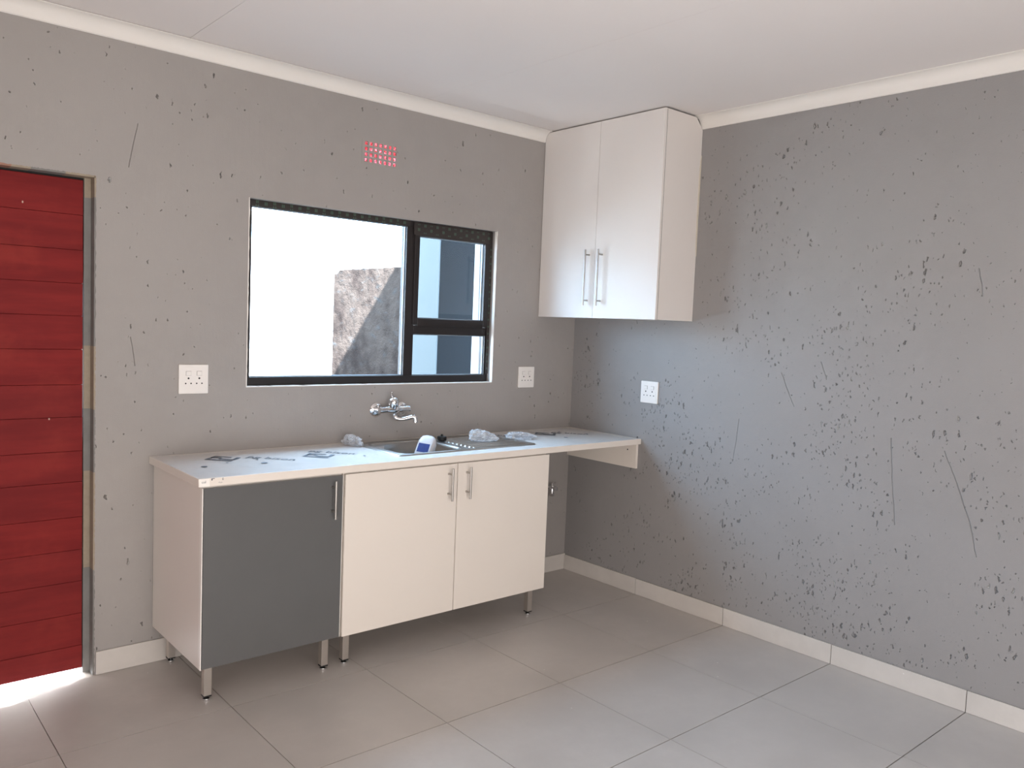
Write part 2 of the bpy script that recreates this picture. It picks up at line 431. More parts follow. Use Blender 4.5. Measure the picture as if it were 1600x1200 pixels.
# ------------------------------------------------------------------ door and its raw opening edge
door = struct(MB().box(DX0+.012, -2.793, .062, .088, .024, 2.046).build('door_1', M_red))
z = .024; tops = []
pz = [.024, .123, .260, .398, .532, .670, .818, .946, 1.087, 1.220, 1.364, 1.500, 1.632, 1.766, 1.907, 2.048]
for a, b in zip(pz[:-1], pz[1:]):
    e = random.uniform(0, .0012)
    MB().box(DX0+.008, -2.790-random.uniform(0, .0015), .048-e, .062, a+.0006, b-.0006).build('plank', M_red, door, bevel=.0012)
MB().box(-2.7925, -2.7865, .0625, .11, .02, 1.0).box(-2.7925, -2.7885, .0625, .11, 1.66, DZ1).box(DX0, -2.7925, .064, .11, 2.0485, DZ1).box(DX0, DX0+.008, .06, .11, .02, 2.0485).build('door_frame', M_dark, door)
def ragged(edge_pts, horizontal, w0, w1, mat, name, parent, y0, y1, seed, extra=None):
    """thin crust along an opening edge, uneven on its outer side"""
    rr = random.Random(seed); n = 46; m = MB(); a, b = edge_pts
    inner, outer = [], []
    for i in range(n+1):
        t = i/n; wv = w0+(w1-w0)*rr.random()
        if horizontal: p = (a[0]+(b[0]-a[0])*t, a[1]); inner.append(p); outer.append((p[0], p[1]+wv))
        else: p = (a[0], a[1]+(b[1]-a[1])*t); inner.append(p); outer.append((p[0]+wv, p[1]))
    m.prism(inner+outer[::-1], 1, y0, y1)
    if extra: m.box(*extra)
    return m.build(name, mat, parent)
# broken plaster crust lining the reveal (right jamb and head)
crust_specs = [(.0, .45, M_render), (.45, .86, M_tan), (.86, 1.12, M_render), (1.12, 1.38, M_tan), (1.38, 1.98, M_render), (1.98, DZ1, M_tan)]
for k, (a, b, mt) in enumerate(crust_specs):
    ragged(((DX1-.004, a), (DX1-.004, b)), False, .0045, .0085, mt, 'plaster_crust', wall_b, -.0012, .0598, 40+k, (-2.7868+.0015*(k % 2), DX1, .0500+.003*(k % 2), .11, a, b))
for k, (a, b, mt) in enumerate([(DX0, -3.05, M_brick_dull), (-3.05, -2.985, M_tan), (-2.985, -2.865, M_render), (-2.865, DX1, M_tan)]):
    ragged(((a, DZ1-.005), (b, DZ1-.005)), True, .006, .0095, mt, 'plaster_crust', wall_b, -.0012, .0638, 60+k)

# ------------------------------------------------------------------ kitchen window
FY0, FY1 = .045, .095
def fr(m, x0, x1, z0, z1, y0=FY0, y1=FY1): m.box(x0, x1, y0, y1, z0, z1); return m
win = MB()
fr(win, WX0, WX0+.030, WZ0, WZ1); fr(win, WX1-.026, WX1, WZ0, WZ1)
fr(win, WX0+.03, WX1-.026, WZ0, 1.243); fr(win, WX0+.03, WX1-.026, 2.034, WZ1)
fr(win, -1.234, -1.176, 1.243, 2.034)
fr(win, -1.176, WX1-.026, 1.466, 1.512)
win = struct(win.build('window_1', M_frame, bevel=.0015))
sash = MB(); SY0, SY1 = .038, .085
fr(sash, -1.186, -1.156, 1.516, 2.032, SY0, SY1); fr(sash, -.706, -.676, 1.516, 2.032, SY0, SY1)
fr(sash, -1.156, -.706, 1.508, 1.552, SY0, SY1); fr(sash, -1.156, -.706, 1.990, 2.032, SY0, SY1)
sash = sash.build('sash', M_frame, win, bevel=.0015)
for (x0, x1, z0, z1, par) in ((-2.084, -1.234, 1.243, 2.034, win), (-1.156, -.706, 1.552, 1.990, sash), (-1.176, -.681, 1.243, 1.466, win)):
    b = MB(); t = .0045; y0, y1 = .060, .068
    b.box(x0, x0+t, y0, y1, z0, z1); b.box(x1-t, x1, y0, y1, z0, z1); b.box(x0+t, x1-t, y0, y1, z0, z0+t); b.box(x0+t, x1-t, y0, y1, z1-t, z1)
    b.build('glazing_bead', M_bead, par)
    MB().box(x0-.003, x1+.003, .072, .077, z0-.003, z1+.003).build('glass_pane', M_glass, par)
# green-printed protection tape on head and right jamb
M_tape = simple('brown_protection_tape', (.030, .022, .020), .5, 0, 60, .2)
tape = MB()
def wavy_strip(m, x0, x1, z0, z1, y, n=60, amp=.0018):
    top, bot = [], []
    for i in range(n+1):
        x = x0+(x1-x0)*i/n; top.append((x, z1+random.uniform(-amp, amp))); bot.append((x, z0))
    m.prism(bot+top[::-1], 1, y-.0006, y)
wavy_strip(tape, WX0+.001, -1.215, 2.036, 2.0625, FY0-.0002)
tape.build('protection_tape', M_tape, win)
tape = MB(); wavy_strip(tape, -1.196, -.672, 1.992, 2.0600, SY0-.0004); tape.box(-.676, -.6565, SY0-.001, SY0-.0004, 1.25, 2.0600)
tape2 = tape.build('protection_tape', M_tape, win)
gm = MB(); yq = FY0-.0016
def mark_a(m, x, z, y, s=1.):
    s *= 1.25
    m.box(x-.0055*s, x-.0012*s, y, y+.0004, z-.006*s, z+.006*s); m.box(x+.0012*s, x+.0055*s, y, y+.0004, z-.006*s, z+.006*s)
def mark_b(m, x, z, y, s=1.):
    s *= 1.2
    m.prism([(x-.008*s, z-.004*s), (x-.001*s, z-.004*s), (x-.0045*s, z+.003*s)], 1, y, y+.0004)
    m.prism([(x+.001*s, z-.004*s), (x+.008*s, z-.004*s), (x+.0045*s, z+.003*s)], 1, y, y+.0004)
for i in range(20):
    x = -2.06+i*.0425
    if i % 2: mark_a(gm, x, 2.050, yq)
    else: mark_a(gm, x, 2.056, yq, .9); mark_b(gm, x, 2.0415, yq)
gm.build('tape_print', M_green, win, kind='stuff')
gm = MB(); yq = SY0-.0018
for i in range(13):
    x = -1.165+i*.04
    if i % 2: mark_a(gm, x, 2.045, yq); mark_b(gm, x, 2.008, yq)
    else: mark_a(gm, x, 2.022, yq); mark_b(gm, x, 2.050, yq, .8)
for i in range(18):
    mark_a(gm, -.666, 1.28+i*.04, yq, .7)
gm.build('tape_print', M_green, win, kind='stuff')
# rough plaster lip around the window opening
for k, (pa, pb, hz, w0, w1) in enumerate((((WX0-.003, WZ1-.001), (WX1+.001, WZ1-.001), True, .002, .005), ((WX0-.004, WZ0), (WX0-.004, WZ1), False, .003, .0052),
                                         ((WX1-.001, WZ0), (WX1-.001, WZ1), False, .002, .004), ((WX0-.003, WZ0-.0032), (WX1, WZ0-.0032), True, .003, .0045))):
    ragged((pa, pb), hz, w0, w1, M_edge if k != 0 else M_wall_o, 'plaster_lip', wall_b, -.0012, .046 if k in (1, 3) else .02, 80+k)

# ------------------------------------------------------------------ air vent
vent = thing('air_vent', (-1.4335, 0, 2.306), 'small square-holed airbrick with red gauze high above the window', 'vent')
cx0, cz0, pt, hs = -1.520, 2.409, .0277, .0175
vx = [cx0+i*pt for i in range(7)]; vz = [cz0-i*.0273 for i in range(4)]
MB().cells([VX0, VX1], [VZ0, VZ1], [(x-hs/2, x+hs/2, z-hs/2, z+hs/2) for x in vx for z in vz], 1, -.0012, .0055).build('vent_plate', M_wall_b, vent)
g = MB(); nx, nz = 40, 22
vs = [(VX0+(VX1-VX0)*i/nx,   .0085+.0022*noise.noise(Vector((i*.9, j*.9, 3))), VZ0+(VZ1-VZ0)*j/nz) for i in range(nx+1) for j in range(nz+1)]
g.add(vs, [(i*(nz+1)+j, (i+1)*(nz+1)+j, (i+1)*(nz+1)+j+1, i*(nz+1)+j+1) for i in range(nx) for j in range(nz)])
g.build('gauze', M_gauze, vent, smooth=True)

# ------------------------------------------------------------------ base cabinets
BZ, HT, YD = .161, .9105, -.573
def leg(parent, x, y):
    l = MB().box(x-.015, x+.015, y-.015, y+.015, .022, BZ).build('leg', M_leg, parent, bevel=.001)
    MB().tube([(x, y, .0), (x, y, .004), (x, y, .009), (x, y, .012)], [.014, .016, .015, .006], 16).tube([(x, y, .012), (x, y, .022)], .005, 10).build('foot', M_chrome, l, smooth=True)
    MB().box(x-.0155, x+.0155, y-.0155, y+.0155, .017, .022).build('leg_cap', M_black, l)
def bar_handle(parent, c, axis_out, z0, z1, r=.0055, stand=.034, posts=.030, name='handle'):
    """vertical bar handle; c = point on the door face, axis_out = unit vector out of the door"""
    o = Vector(axis_out); b = Vector(c)+o*stand
    m = MB().tube([(b.x, b.y, z0), (b.x, b.y, z1)], r, 16)
    for z in (z0+posts, z1-posts):
        m.tube([(c[0], c[1], z), (c[0]+o.x*.006, c[1]+o.y*.006, z), (b.x, b.y, z)], [.0055, .0042, .0042], 12)
    return m.build(name, M_steel, parent, smooth=True)
def carcass(parent, x0, x1, y0, y1, z0, z1, mat, t=.016, back_t=.004):
    m = MB()
    m.box(x0, x0+t, y0, y1, z0, z1); m.box(x1-t, x1, y0, y1, z0, z1)
    m.box(x0+t, x1-t, y0, y1, z0, z0+t); m.box(x0+t, x1-t, y0, y0+.08, z1-t, z1); m.box(x0+t, x1-t, y1-.08, y1, z1-t, z1)
    m.box(x0+t, x1-t, y1-back_t, y1, z0+t, z1)
    m.box(x0+t, x1-t, y0+.02, y1-.02, (z0+z1)/2, (z0+z1)/2+t)
    return m.build('carcass', mat, parent)
cab1 = thing('base_cabinet', (-2.217, -.29, 0), 'base cabinet with single slate grey door at left end of worktop', 'cabinet')
carcass(cab1, -2.523, -1.920, -.553, -.006, BZ, .8765, M_white_board)
d = MB().box(-2.5165, -1.925, YD, YD+.016, BZ+.001, .868).build('door', M_grey_door, cab1, bevel=.0008, label='slate grey door')
MB().box(-1.925, -1.9225, YD, YD+.016, BZ+.001, .868).build('edging', M_edge, d)
bar_handle(d, (-1.975, YD, 0), (0, -1, 0), .690, .852)
MB().box(-2.523, -2.5195, YD-.001, -.553, BZ-.0005, .870).build('side_edge', M_edge, cab1)
for x, y in ((-2.466, -.492), (-1.958, -.497), (-2.457, -.045), (-1.958, -.045)): leg(cab1, x, y)
cab2 = thing('base_cabinet', (-1.313, -.29, 0), 'wider base cabinet with two cream doors under the sink', 'cabinet')
carcass(cab2, -1.916, -.722, -.553, -.006, BZ, .80, M_white_board)
MB().box(-1.916, -.722, -.553, -.537, .80, .8765).box(-.738, -.722, -.537, -.006, .80, .8765).box(-1.916, -1.900, -.537, -.006, .80, .8765).build('top_rail', M_white_board, cab2)
d1 = MB().box(-1.9115, -1.3155, YD, YD+.016, BZ-.003, .870).build('door', M_cream_board, cab2, bevel=.0012)
bar_handle(d1, (-1.366, YD, 0), (0, -1, 0), .700, .855)
d2 = MB().box(-1.3110, -.7160, YD, YD+.016, BZ-.003, .870).build('door', M_cream_board, cab2, bevel=.0012)
bar_handle(d2, (-1.259, YD, 0), (0, -1, 0), .700, .853)
for x, y in ((-1.853, -.493), (-.756, -.499), (-1.853, -.045), (-.756, -.045)): leg(cab2, x, y)

# ------------------------------------------------------------------ worktop with film and labels
SX0, SX1, SY_0, SY_1 = -1.590, -.725, -.492, -.052
ctop = thing('worktop', (-1.27, -.29, .878), 'long white worktop running from left cabinet to the right wall', 'worktop')
m = MB().cells([-2.5417, -.0005], [-.5853, -.0005], [(SX0+.012, SX1-.012, SY_0+.012, SY_1-.012)], 2, .8785, HT)
m.build('board', M_cream_board, ctop, bevel=.002)
def fz(x, y):
    h = HT+.0006+.0007*abs(noise.noise(Vector((x*7, y*7, 0))))
    e = min(x+2.53, -.03-x, y+.583, -.006-y)
    if x < -2.40: h += .006*max(0, noise.noise(Vector((x*34, y*30, 5))))*min(1, max(0, (-2.36-x)/.06))
    dx = max(SX0-x, x-SX1); dy = max(SY_0-y, y-SY_1); d_ = max(dx, dy)
    if 0 <= d_ < .05: h += .012*max(0, noise.noise(Vector((x*40, y*40, 9))))*(1-d_/.05)
    return h
film = MB(); fx = [-2.538+i*(2.50)/250 for i in range(251)]; fy = [-.5845+i*.572/58 for i in range(59)]
base = [(x, y, fz(x, y)) for x in fx for y in fy]; nf = len(fy); fc = []
for i in range(len(fx)-1):
    for j in range(nf-1):
        x, y = (fx[i]+fx[i+1])/2, (fy[j]+fy[j+1])/2
        mg = .004+.010*noise.noise(Vector((x*25, y*25, 2)))
        if SX0-mg < x < SX1+mg and SY_0-mg < y < SY_1+mg: continue
        if y > -.03+.012*noise.noise(Vector((x*9, 0, 7))) or x > -.06+.03*noise.noise(Vector((0, y*12, 1))): continue
        fc.append((i*nf+j, (i+1)*nf+j, (i+1)*nf+j+1, i*nf+j+1))
film.add(base, fc)
filmo = film.build('protective_film', M_film, ctop, smooth=True)
ink = MB(); IZ0, IZ1 = HT+.0018, HT+.0022
def rotpts(pts, cx, cy, ang, s):
    ca, sa = math.cos(ang), math.sin(ang)
    return [(cx+(px*ca-py*sa)*s, cy+(px*sa+py*ca)*s) for px, py in pts]
def logo(cx, cy, ang, s=1.):
    # square emblem made of bent bars
    for poly in ([(-.06, .05), (.02, .05), (.02, .036), (-.06, .036)], [(-.06, .02), (-.02, .02), (.0, -.0), (.05, 0), (.05, -.012), (-.005, -.012), (-.025, .008), (-.06, .008)],
                 [(-.06, -.028), (.06, -.028), (.06, -.045), (-.06, -.045)], [(.04, .05), (.06, .05), (.06, -.012), (.048, -.012)], [(-.06, .036), (-.048, .036), (-.048, -.03), (-.06, -.03)]):
        ink.prism(rotpts(poly, cx, cy, ang, s), 2, IZ0, IZ1)
def dot(cx, cy, r): ink.prism([(cx+r*math.cos(k*math.pi/8), cy+r*math.sin(k*math.pi/8)) for k in range(16)], 2, IZ0, IZ1)
A = math.radians(-48)
logo(-2.30, -.20, A, 1.0); logo(-1.905, -.31, A, 1.0); logo(-.40, -.20, A, 1.0)
for (x, y, r) in ((-2.434, -.35, .013), (-2.19, -.375, .014), (-2.32, -.30, .006), (-2.18, -.28, .006), (-.39, -.36, .012), (-.16, -.30, .010), (-1.72, -.40, .006), (-.25, -.16, .006)): dot(x, y, r)
ink.build('printed_emblem', M_print, ctop, kind='stuff')
def text_part(s, size, loc, rot, parent, name, mat, thick=.0002):
    cu = bpy.data.curves.new('txt', 'FONT'); cu.body = s; cu.size = size; cu.extrude = thick; cu.align_x = 'CENTER'; cu.align_y = 'CENTER'; cu.resolution_u = 2
    t = bpy.data.objects.new('txt', cu); COL.objects.link(t)
    dg = bpy.context.evaluated_depsgraph_get(); me = bpy.data.meshes.new_from_object(t.evaluated_get(dg))
    bpy.data.objects.remove(t)
    off = Vector((0, 0, 0)); p = parent
    while p is not None: off += p.location; p = p.parent
    me.transform(Matrix.Translation(Vector(loc)-off) @ rot.to_4x4())
    me.materials.clear(); me.materials.append(mat)
    o = bpy.data.objects.new(name, me); COL.objects.link(o); o.parent = parent
    return o
from mathutils import Euler
for (x, y) in ((-2.115, -.285), (-1.805, -.255), (-.62, -.20), (-.24, -.24)):
    text_part('pg bison', .066, (x, y, HT+.002), Euler((0, 0, A)).to_matrix(), ctop, 'printed_lettering', M_print)
RX = Euler((math.radians(90), 0, 0)).to_matrix()
st = MB().box(-2.539, -2.500, -.5861, -.5853, .8795, .9095).build('label_sticker', M_edge, ctop)
text_part('col', .014, (-2.522, -.5863, .897), RX, ctop, 'printed_lettering', M_print)
text_part('E', .012, (-2.449, -.5858, .903), RX, ctop, 'printed_lettering', M_print)
text_part('<-r-', .010, (-2.458, -.5858, .891), RX, ctop, 'printed_lettering', M_print)
MB().box(-2.4935, -2.489, -.5862, -.5854, .901, .909).box(-2.489, -2.481, -.5862, -.5854, .9065, .909).build('tape_scrap', M_print, ctop)

# support batten on the right wall
bat = thing('support_batten', (-.01, -.29, .735), 'white support board under right end of worktop, fixed to right wall', 'board')
MB().box(-.0165, -.0002, -.566, -.0005, .734, .8785).build('board', M_cream_board, bat, bevel=.001)
MB().tube([(-.0165, -.50, .838), (-.0180, -.50, .838)], .004, 12).build('screw_head', M_hole, bat)

# ------------------------------------------------------------------ sink
sink = thing('sink', (-1.16, -.27, .9105), 'stainless steel drop-in sink with left bowl and ribbed drainer', 'sink')
BX0, BX1, BY0, BY1, BD = -1.545, -1.185, -.455, -.100, .150
def sdbox(x, y, x0, x1, y0, y1, r):
    cx, cy = (x0+x1)/2, (y0+y1)/2; qx = abs(x-cx)-(x1-x0)/2+r; qy = abs(y-cy)-(y1-y0)/2+r
    return math.hypot(max(qx, 0), max(qy, 0))+min(max(qx, qy), 0)-r
def ss(t): t = max(0, min(1, t)); return t*t*(3-2*t)
def sinkz(x, y):
    do = sdbox(x, y, SX0, SX1, SY_0, SY_1, .03)
    h = HT+.0062*ss((-do)/.006)
    h -= .0040*ss((-do-.012)/.010)
    db = sdbox(x, y, BX0, BX1, BY0, BY1, .055)
    if db < .012: h += .0018*ss(1-abs(db-.004)/.010)
    if db < 0: h -= BD*ss(-db/.030)
    dd = sdbox(x, y, -1.135, -.755, -.450, -.095, .03)
    if dd < 0:
        k = ss(-dd/.01); h -= .003*k
        ph = (y+.45)/.0355; h += .0060*k*ss((math.sin(ph*2*math.pi)+.3)/.9)*(1 if x > -1.12 else 0)
    return h
nx, ny = 240, 150
sv = []; sf = []
xs_ = [SX0+(SX1-SX0)*i/nx for i in range(nx+1)]; ys_ = [SY_0+(SY_1-SY_0)*j/ny for j in range(ny+1)]
sm = MB(); b_ = [(x, y, sinkz(x, y)) for x in xs_ for y in ys_]
for i in range(nx):
    for j in range(ny):
        x, y = (xs_[i]+xs_[i+1])/2, (ys_[j]+ys_[j+1])/2
        if sdbox(x, y, SX0, SX1, SY_0, SY_1, .03) > 0: continue
        sf.append((i*(ny+1)+j, (i+1)*(ny+1)+j, (i+1)*(ny+1)+j+1, i*(ny+1)+j+1))
sm.add(b_, sf); sb = sm.build('sink_top', M_steel, sink, smooth=True)
bm = bmesh.new(); bm.from_mesh(sb.data); bmesh.ops.delete(bm, geom=[v for v in bm.verts if not v.link_faces], context='VERTS')
for f in bm.faces: f.smooth = True
for e in bm.edges: e.smooth = True
bm.to_mesh(sb.data); bm.free()
MB().tube([(-1.365, -.28, HT-.148), (-1.365, -.28, HT-.143)], [.042, .038], 24).build('drain_ring', M_chrome, sink, smooth=True)
M_paper = simple('paper_label', (.62, .60, .60), .5, 0, 60, .1)
MB().box(-1.50, -1.44, BY1-.019, BY1-.0185, HT-.058, HT-.012).build('label_sticker', M_paper, sink)
MB().box(-1.535, -1.505, BY1-.022, BY1-.0215, HT-.05, HT-.018).build('label_sticker', M_bead, sink)
plug = thing('sink_plug', (-1.10, -.105, HT+.006), 'black rubber sink plug on the rear rim behind the bowl', 'plug')
MB().tube([(-1.115, -.165, HT+.004), (-1.115, -.165, HT+.009), (-1.115, -.165, HT+.024), (-1.115, -.165, HT+.026)], [.022, .025, .024, .020], 24).build('stopper', M_black, plug, smooth=True)
MB().tube([(-1.115, -.165, HT+.026), (-1.115, -.165, HT+.036)], [.007, .006], 12).build('knob', M_black, plug, smooth=True)

# white bottle with blue label leaning in the bowl
bot = thing('plastic_bottle', (-1.33, -.32, HT-.14), 'white plastic bottle with blue label leaning in the sink bowl', 'bottle')
a = Vector((-1.430, -.395, HT-.132)); b = Vector((-1.272, -.275, HT+.042)); ax = (b-a).normalized(); L = (b-a).length
side = Vector((.76, -.65, 0)); side = (side-ax*side.dot(ax)).normalized(); dep = ax.cross(side)
prof = [(0, .30), (.01, .75), (.05, .95), (.2, 1.0), (.55, 1.0), (.74, 1.0), (.86, .96), (.95, .78), (1.0, .45)]
n = 32; vs = []; W, D = .046, .034
for t, s_ in prof:
    for j in range(n):
        an = 2*math.pi*j/n; cxn = math.copysign(abs(math.cos(an))**.6, math.cos(an)); syn = math.copysign(abs(math.sin(an))**.6, math.sin(an))
        vs.append(a+ax*(t*L)+side*(cxn*W*s_)+dep*(syn*D*s_))
fs = [(i*n+j, i*n+(j+1) % n, (i+1)*n+(j+1) % n, (i+1)*n+j) for i in range(len(prof)-1) for j in range(n)]+[tuple(range(n-1, -1, -1)), tuple((len(prof)-1)*n+j for j in range(n))]
M_bot = simple('white_bottle_plastic', (.60, .585, .60), .38)
MB().add(vs, fs).build('bottle_body', M_bot, bot, smooth=True)
M_blue = simple('blue_label', (.022, .045, .20), .35, 0, 60, .5)
camdir = (Vector((-3.65, -3.64, 1.53))-a).normalized(); sgn = 1 if dep.dot(camdir) > 0 else -1
def quad_on(c0, c1, s0, s1, off):
    ps = [a+ax*(t*L)+side*(s*W)+dep*(sgn*(D+off)) for t, s in ((c0, s0), (c1, s0), (c1, s1), (c0, s1))]
    pb = [p-dep*(sgn*.004) for p in ps]
    return ps+pb
cube_f = [(0, 1, 2, 3), (7, 6, 5, 4), (0, 4, 5, 1), (1, 5, 6, 2), (2, 6, 7, 3), (3, 7, 4, 0)]
MB().add(quad_on(.20, .77, -.82, .66, .0006), cube_f).build('bottle_label', M_bot, bot)
MB().add(quad_on(.52, .73, -.72, .50, .0012), cube_f).build('label_panel', M_blue, bot)

# crumpled bits of clear plastic
def crumple(name, loc, size, label, seed, lean=0., spike=.25, sub=5):
    t = bpy.data.meshes.new(name); bm = bmesh.new(); bmesh.ops.create_icosphere(bm, subdivisions=sub, radius=1)
    for v in bm.verts:
        p = v.co.copy(); q = p*1.3+Vector((seed, seed*1.7, 0))
        fold = 1-2*abs(noise.noise(q*1.9)); fold2 = 1-2*abs(noise.noise(q*4.1+Vector((5, 0, 0))))
        d_ = 1+.40*noise.noise(q)+spike*.8*fold+spike*.35*fold2
        d_ *= 1+.5*lean*(-p.x)*max(0, p.z+.3)
        v.co = Vector((p.x*d_*size[0], p.y*d_*size[1], p.z*d_*size[2]))
    cut = min(v.co.z for v in bm.verts)*.35
    for v in bm.verts:
        if v.co.z < cut: v.co.z = cut+(v.co.z-cut)*.02
        v.co.z -= cut
    bm.to_mesh(t); bm.free(); t.materials.append(M_crumple)
    o = bpy.data.objects.new(name, t); COL.objects.link(o); o.location = loc
    tag(o, label, 'plastic'); return o
crumple('plastic_bag', (-.925, -.285, HT+.0072), (.068, .040, .034), 'crumpled clear plastic bag lying on the sink drainer', 3.3, .9)
crumple('plastic_scrap', (-.648, -.27, HT+.0055), (.070, .055, .016), 'torn crumpled film heaped on worktop right of the sink', 8.1, .6, .4)
crumple('plastic_scrap', (-1.612, -.10, HT+.0065), (.030, .050, .024), 'torn shiny film bunched on worktop at left end of sink', 15.4, .4, .5)

# ------------------------------------------------------------------ wall tap
tap = thing('wall_mixer_tap', (-1.345, 0, 1.075), 'chrome wall-mounted mixer tap below the window', 'tap')
zt = 1.074
for x in (-1.423, -1.268):
    MB().tube([(x, -.0005, zt-.004), (x, -.006, zt-.004), (x, -.013, zt-.004), (x, -.016, zt-.004)], [.037, .037, .030, .016], 28).build('wall_rose', M_chrome, tap, smooth=True)
m = MB()
for x in (-1.423, -1.268): m.tube([(x, -.014, zt-.004), (x, -.030, zt), (x, -.044, zt)], [.012, .013, .016], 20)
m.tube([(-1.440, -.055, zt), (-1.436, -.055, zt), (-1.415, -.055, zt), (-1.395, -.055, zt), (-1.370, -.055, zt), (-1.345, -.057, zt+.002), (-1.318, -.055, zt), (-1.295, -.055, zt), (-1.272, -.055, zt), (-1.254, -.055, zt), (-1.25, -.055, zt)],
       [.010, .017, .018, .0165, .020, .027, .020, .0165, .018, .017, .010], 24)
m.build('tap_body', M_chrome, tap, smooth=True)
m = MB().tube([(-1.354, -.058, zt+.010), (-1.354, -.060, zt+.030), (-1.354, -.061, zt+.050), (-1.355, -.061, zt+.059), (-1.356, -.061, zt+.064)], [.023, .027, .028, .023, .011], 24)
cart = m.build('cartridge_cap', M_chrome, tap, smooth=True)
MB().tube([(-1.357, -.061, zt+.060), (-1.362, -.063, zt+.070), (-1.372, -.070, zt+.082), (-1.378, -.078, zt+.090), (-1.380, -.082, zt+.092)], [.010, .009, .0085, .008, .004], 16, flat=.6).build('lever', M_chrome, tap, smooth=True)
MB().tube([(-1.345, -.058, zt-.006), (-1.345, -.058, zt-.030)], [.015, .0125], 20).build('spout_collar', M_chrome, tap, smooth=True)
sp = [(-1.345, -.060, zt-.026), (-1.344, -.062, zt-.036), (-1.338, -.068, zt-.045), (-1.324, -.080, zt-.048), (-1.306, -.094, zt-.046), (-1.290, -.106, zt-.040), (-1.277, -.117, zt-.034), (-1.268, -.124, zt-.033), (-1.263, -.128, zt-.040), (-1.262, -.129, zt-.052)]
MB().tube(sp, [.011, .0115, .0115, .011, .011, .011, .0105, .0115, .012, .012], 18).build('spout', M_chrome, tap, smooth=True)
MB().tube([(-1.262, -.129, zt-.052), (-1.262, -.129, zt-.061)], .0132, 18).build('aerator', M_chrome, tap, smooth=True)

# ------------------------------------------------------------------ sockets
def socket(cx, cz, s, axis, label, at=0., tilt=0.):
    t = thing('wall_socket', (cx, at, cz) if axis == 1 else (at, cx, cz), label, 'socket')
    h = s/2
    def P(u, d_, z):      # u to the right on the wall as seen from the room, d_ = out of the wall
        if axis == 1: return (cx+u, at-d_, cz+z)
        return (at-d_, cx-u, cz+z)
    def bx(m, u0, u1, d0, d1, z0, z1):
        p = P(u0, d0, z0); q = P(u1, d1, z1)
        m.box(min(p[0], q[0]), max(p[0], q[0]), min(p[1], q[1]), max(p[1], q[1]), z0+cz, z1+cz); return m
    bx(MB(), -h, h, .0003, .009, -h, h).build('plate', M_socket, t, bevel=.0035)
    face = bx(MB(), -h+.012, h-.012, .009, .0102, -h+.012, h-.012).build('face_plate', M_socket, t, bevel=.0008)
    for u in (-.0235, .0235):
        r = bx(MB(), u-.0115, u+.0115, .0102, .0108, .016, .036).build('rocker_frame', M_wall_o, t)
        w = bx(MB(), u-.0105, u+.0105, .0108, .0135, .017, .035).build('rocker_switch', M_socket, t, bevel=.001)
    m = MB()
    for u, z, r in ((-.0235, .004, .0042), (.0235, .004, .0042), (-.0355, -.0185, .0033), (-.0122, -.0185, .0033), (.0120, -.0185, .0033), (.0350, -.0185, .0033)):
        m.tube([P(u, .0095, z), P(u, .01035, z)], r, 14)
    m.build('pin_holes', M_hole, t)
    return t
socket(-2.3585, 1.241, .129, 1, 'white double wall socket between the red door and the window')
socket(-.394, 1.229, .125, 1, 'white double wall socket on back wall right of the window')
socket(-.631, 1.185, .125, 0, 'white double wall socket on the pitted right wall above worktop end')

# ------------------------------------------------------------------ angle valve low on back wall
val = thing('stop_valve', (-.145, 0, .53), 'small chrome stop valve low on back wall beside the cream door', 'valve')
MB().tube([(-.172, -.0005, .545), (-.172, -.006, .545)], [.020, .018], 20).tube([(-.172, -.005, .545), (-.172, -.05, .545)], .009, 14).build('wall_flange', M_chrome, val, smooth=True)
MB().tube([(-.172, -.040, .56), (-.172, -.040, .51)], [.012, .012], 16).tube([(-.172, -.04, .575), (-.172, -.04, .56)], [.008, .012], 16).build('valve_body', M_chrome, val, smooth=True)
MB().tube([(-.172, -.04, .512), (-.172, -.04, .494)], [.016, .016], 6).build('hex_nut', M_chrome, val)
MB().tube([(-.172, -.045, .545), (-.172, -.062, .545), (-.172, -.078, .545)], [.008, .014, .013], 8).build('valve_knob', M_chrome, val)

# ------------------------------------------------------------------ corner wall cabinet
UX, UY, UZ0, UZ1 = -.3148, -.8973, 1.595, 2.6725
uc = thing('wall_cabinet', (-.157, -.449, UZ0), 'tall white two-door wall cabinet in the corner, up to the ceiling', 'cabinet')
m = MB(); t = .016; x0, x1 = UX+.0200, -.0008
def side_poly(): return [(x0, UZ0), (x1, UZ0), (x1, CZ-.067), (-.058, UZ1-.001), (x0, UZ1-.001)]
m.prism(side_poly(), 1, UY, UY+t)
m.prism(side_poly(), 1, -.066-t, -.066)
m.box(x0, x1, UY+t, -.066-t, UZ0, UZ0+t); m.box(x0, -.062, UY+t, -.066-t, UZ1-.001-t, UZ1-.001)
m.box(-.006, x1, UY+t, -.066-t, UZ0+t, CZ-.07)
m.box(x0, -.02, UY+t, -.066-t, 2.12, 2.136)
m.box(x0, x1, -.066, -.0015, UZ0, CZ-.068)
m.build('carcass', M_upper_board, uc)
MB().box(x0-.0006, x0, UY, UY+t, UZ0, UZ1-.001).box(x0, x1, UY-.0004, UY, UZ0-.0004, UZ0+.0016).build('side_edge', M_edge, uc)
dl = MB().box(UX, UX+.016, -.4470, -.0035, UZ0-.002, UZ1).build('door', M_upper_board, uc, bevel=.001)
dr = MB().box(UX, UX+.016, UY, -.4495, UZ0-.002, UZ1).build('door', M_upper_board, uc, bevel=.001)
bar_handle(dl, (UX, -.404, 0), (-1, 0, 0), 1.662, 1.972, posts=.028)
bar_handle(dr, (UX, -.503, 0), (-1, 0, 0), 1.660, 1.971, posts=.028)
MB().box(UX+.0158, x0+.0004, UY+.0012, -.01, UZ0+.002, UZ1-.004).build('door_gap_shade', M_dark, uc)  # solid dark strip standing in for the shade behind the doors
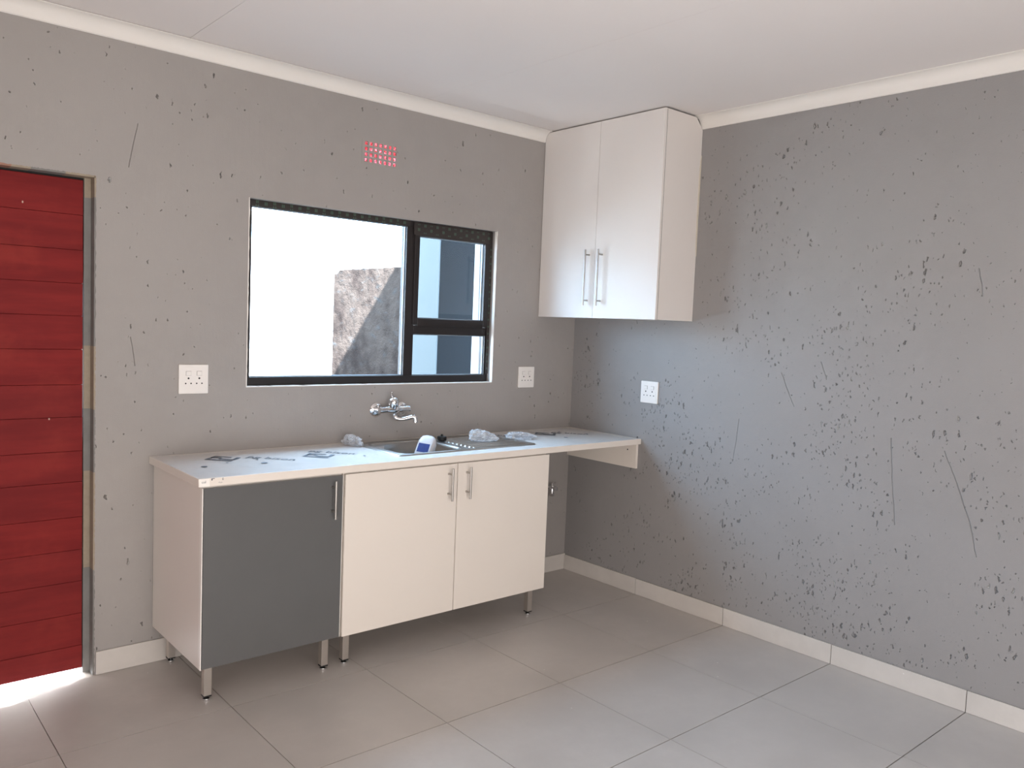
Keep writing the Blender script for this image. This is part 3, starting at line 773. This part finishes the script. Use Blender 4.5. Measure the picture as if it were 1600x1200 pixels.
MB().box(x0+.0002, -.058, UY+.001, -.01, UZ1-.0009, UZ1-.0004).build('top_gap_shade', M_dark, uc)  # dark sheet standing in for the shade above the cabinet
# filler bead between side panel and wall
pts = []; rr = random.Random(5)
for i in range(26):
    z_ = 1.955+i*(2.47-1.955)/25; wd = .0035+.009*math.sin(math.pi*min(1, (2.47-z_)/.5))**.5*(1 if z_ < 2.45 else .3)+rr.uniform(-.001, .001); pts.append((-wd, z_))
MB().prism([(0, 1.945)]+pts+[(0, 2.48)], 1, UY-.0030, UY-.0002).build('filler_bead', M_cream, uc)

# ------------------------------------------------------------------ outside, seen through the panes
M_dirt = simple('dry_ground', (.10, .085, .07), .95, 0, 3, .15, .8, 20)
struct(MB().box(-14, 10, .2, 16, -.25, -.12).build('ground', M_dirt))
def rough_wall():
    m, nt = new_mat('rough_unplastered_wall'); N = NT(nt); co = N.coord()
    c = N.mix(N.ramp(N.noise(co, 3.2, 5, .65), .35, .65), (.022, .016, .014, 1), (.048, .036, .030, 1))
    c = N.mix(N.ramp(N.noise(N.mapping(co, (1, 1, 3)), 6, 4, .6), .55, .75), c, (.045, .043, .042, 1))
    nm = N.bump(N.noise(co, 9, 5, .7), .9, .03)
    N.out(N.bsdf(c, .95, 0, nm, .0).outputs[0]); return m
M_rough = rough_wall()
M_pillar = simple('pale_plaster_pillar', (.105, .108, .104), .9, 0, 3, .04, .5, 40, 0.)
M_south_shade = simple('grey_paint_with_shade', (.013, .013, .0135), .9, 0, 2, .05, .3, 60, 0.)  # pillar's south face, its shade put into a darker base colour
bw = MB(); nyw = 40; XB = -.18
top = [(1.62+i*(2.77-1.62)/nyw, 1.945+.012*noise.noise(Vector((i*.5, 0, 0)))-(.03 if i > 37 else 0)) for i in range(nyw+1)]
bw.prism([(1.62, -.15), (2.77, -.15)]+top[::-1], 0, XB, XB+.14)
tag(bw.build('boundary_wall', M_rough), 'low rough brown wall in the yard, half in sun, through left pane', 'wall')
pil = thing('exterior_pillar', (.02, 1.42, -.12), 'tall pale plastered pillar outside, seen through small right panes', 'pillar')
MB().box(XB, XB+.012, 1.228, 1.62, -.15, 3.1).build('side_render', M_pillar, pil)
MB().box(XB+.012, .255, 1.228, 1.62, -.15, 3.1).build('shaft', M_south_shade, pil)

M_nb = simple('pale_neighbour_render', (.30, .30, .30), .85, 0, 2, .02, .2, 40)
nb = tag(MB().box(-9, 4.5, 4.5, 4.8, -.15, 2.3).build('neighbour_wall', M_nb), 'tall white sunlit wall across the yard, seen through the left pane', 'wall')
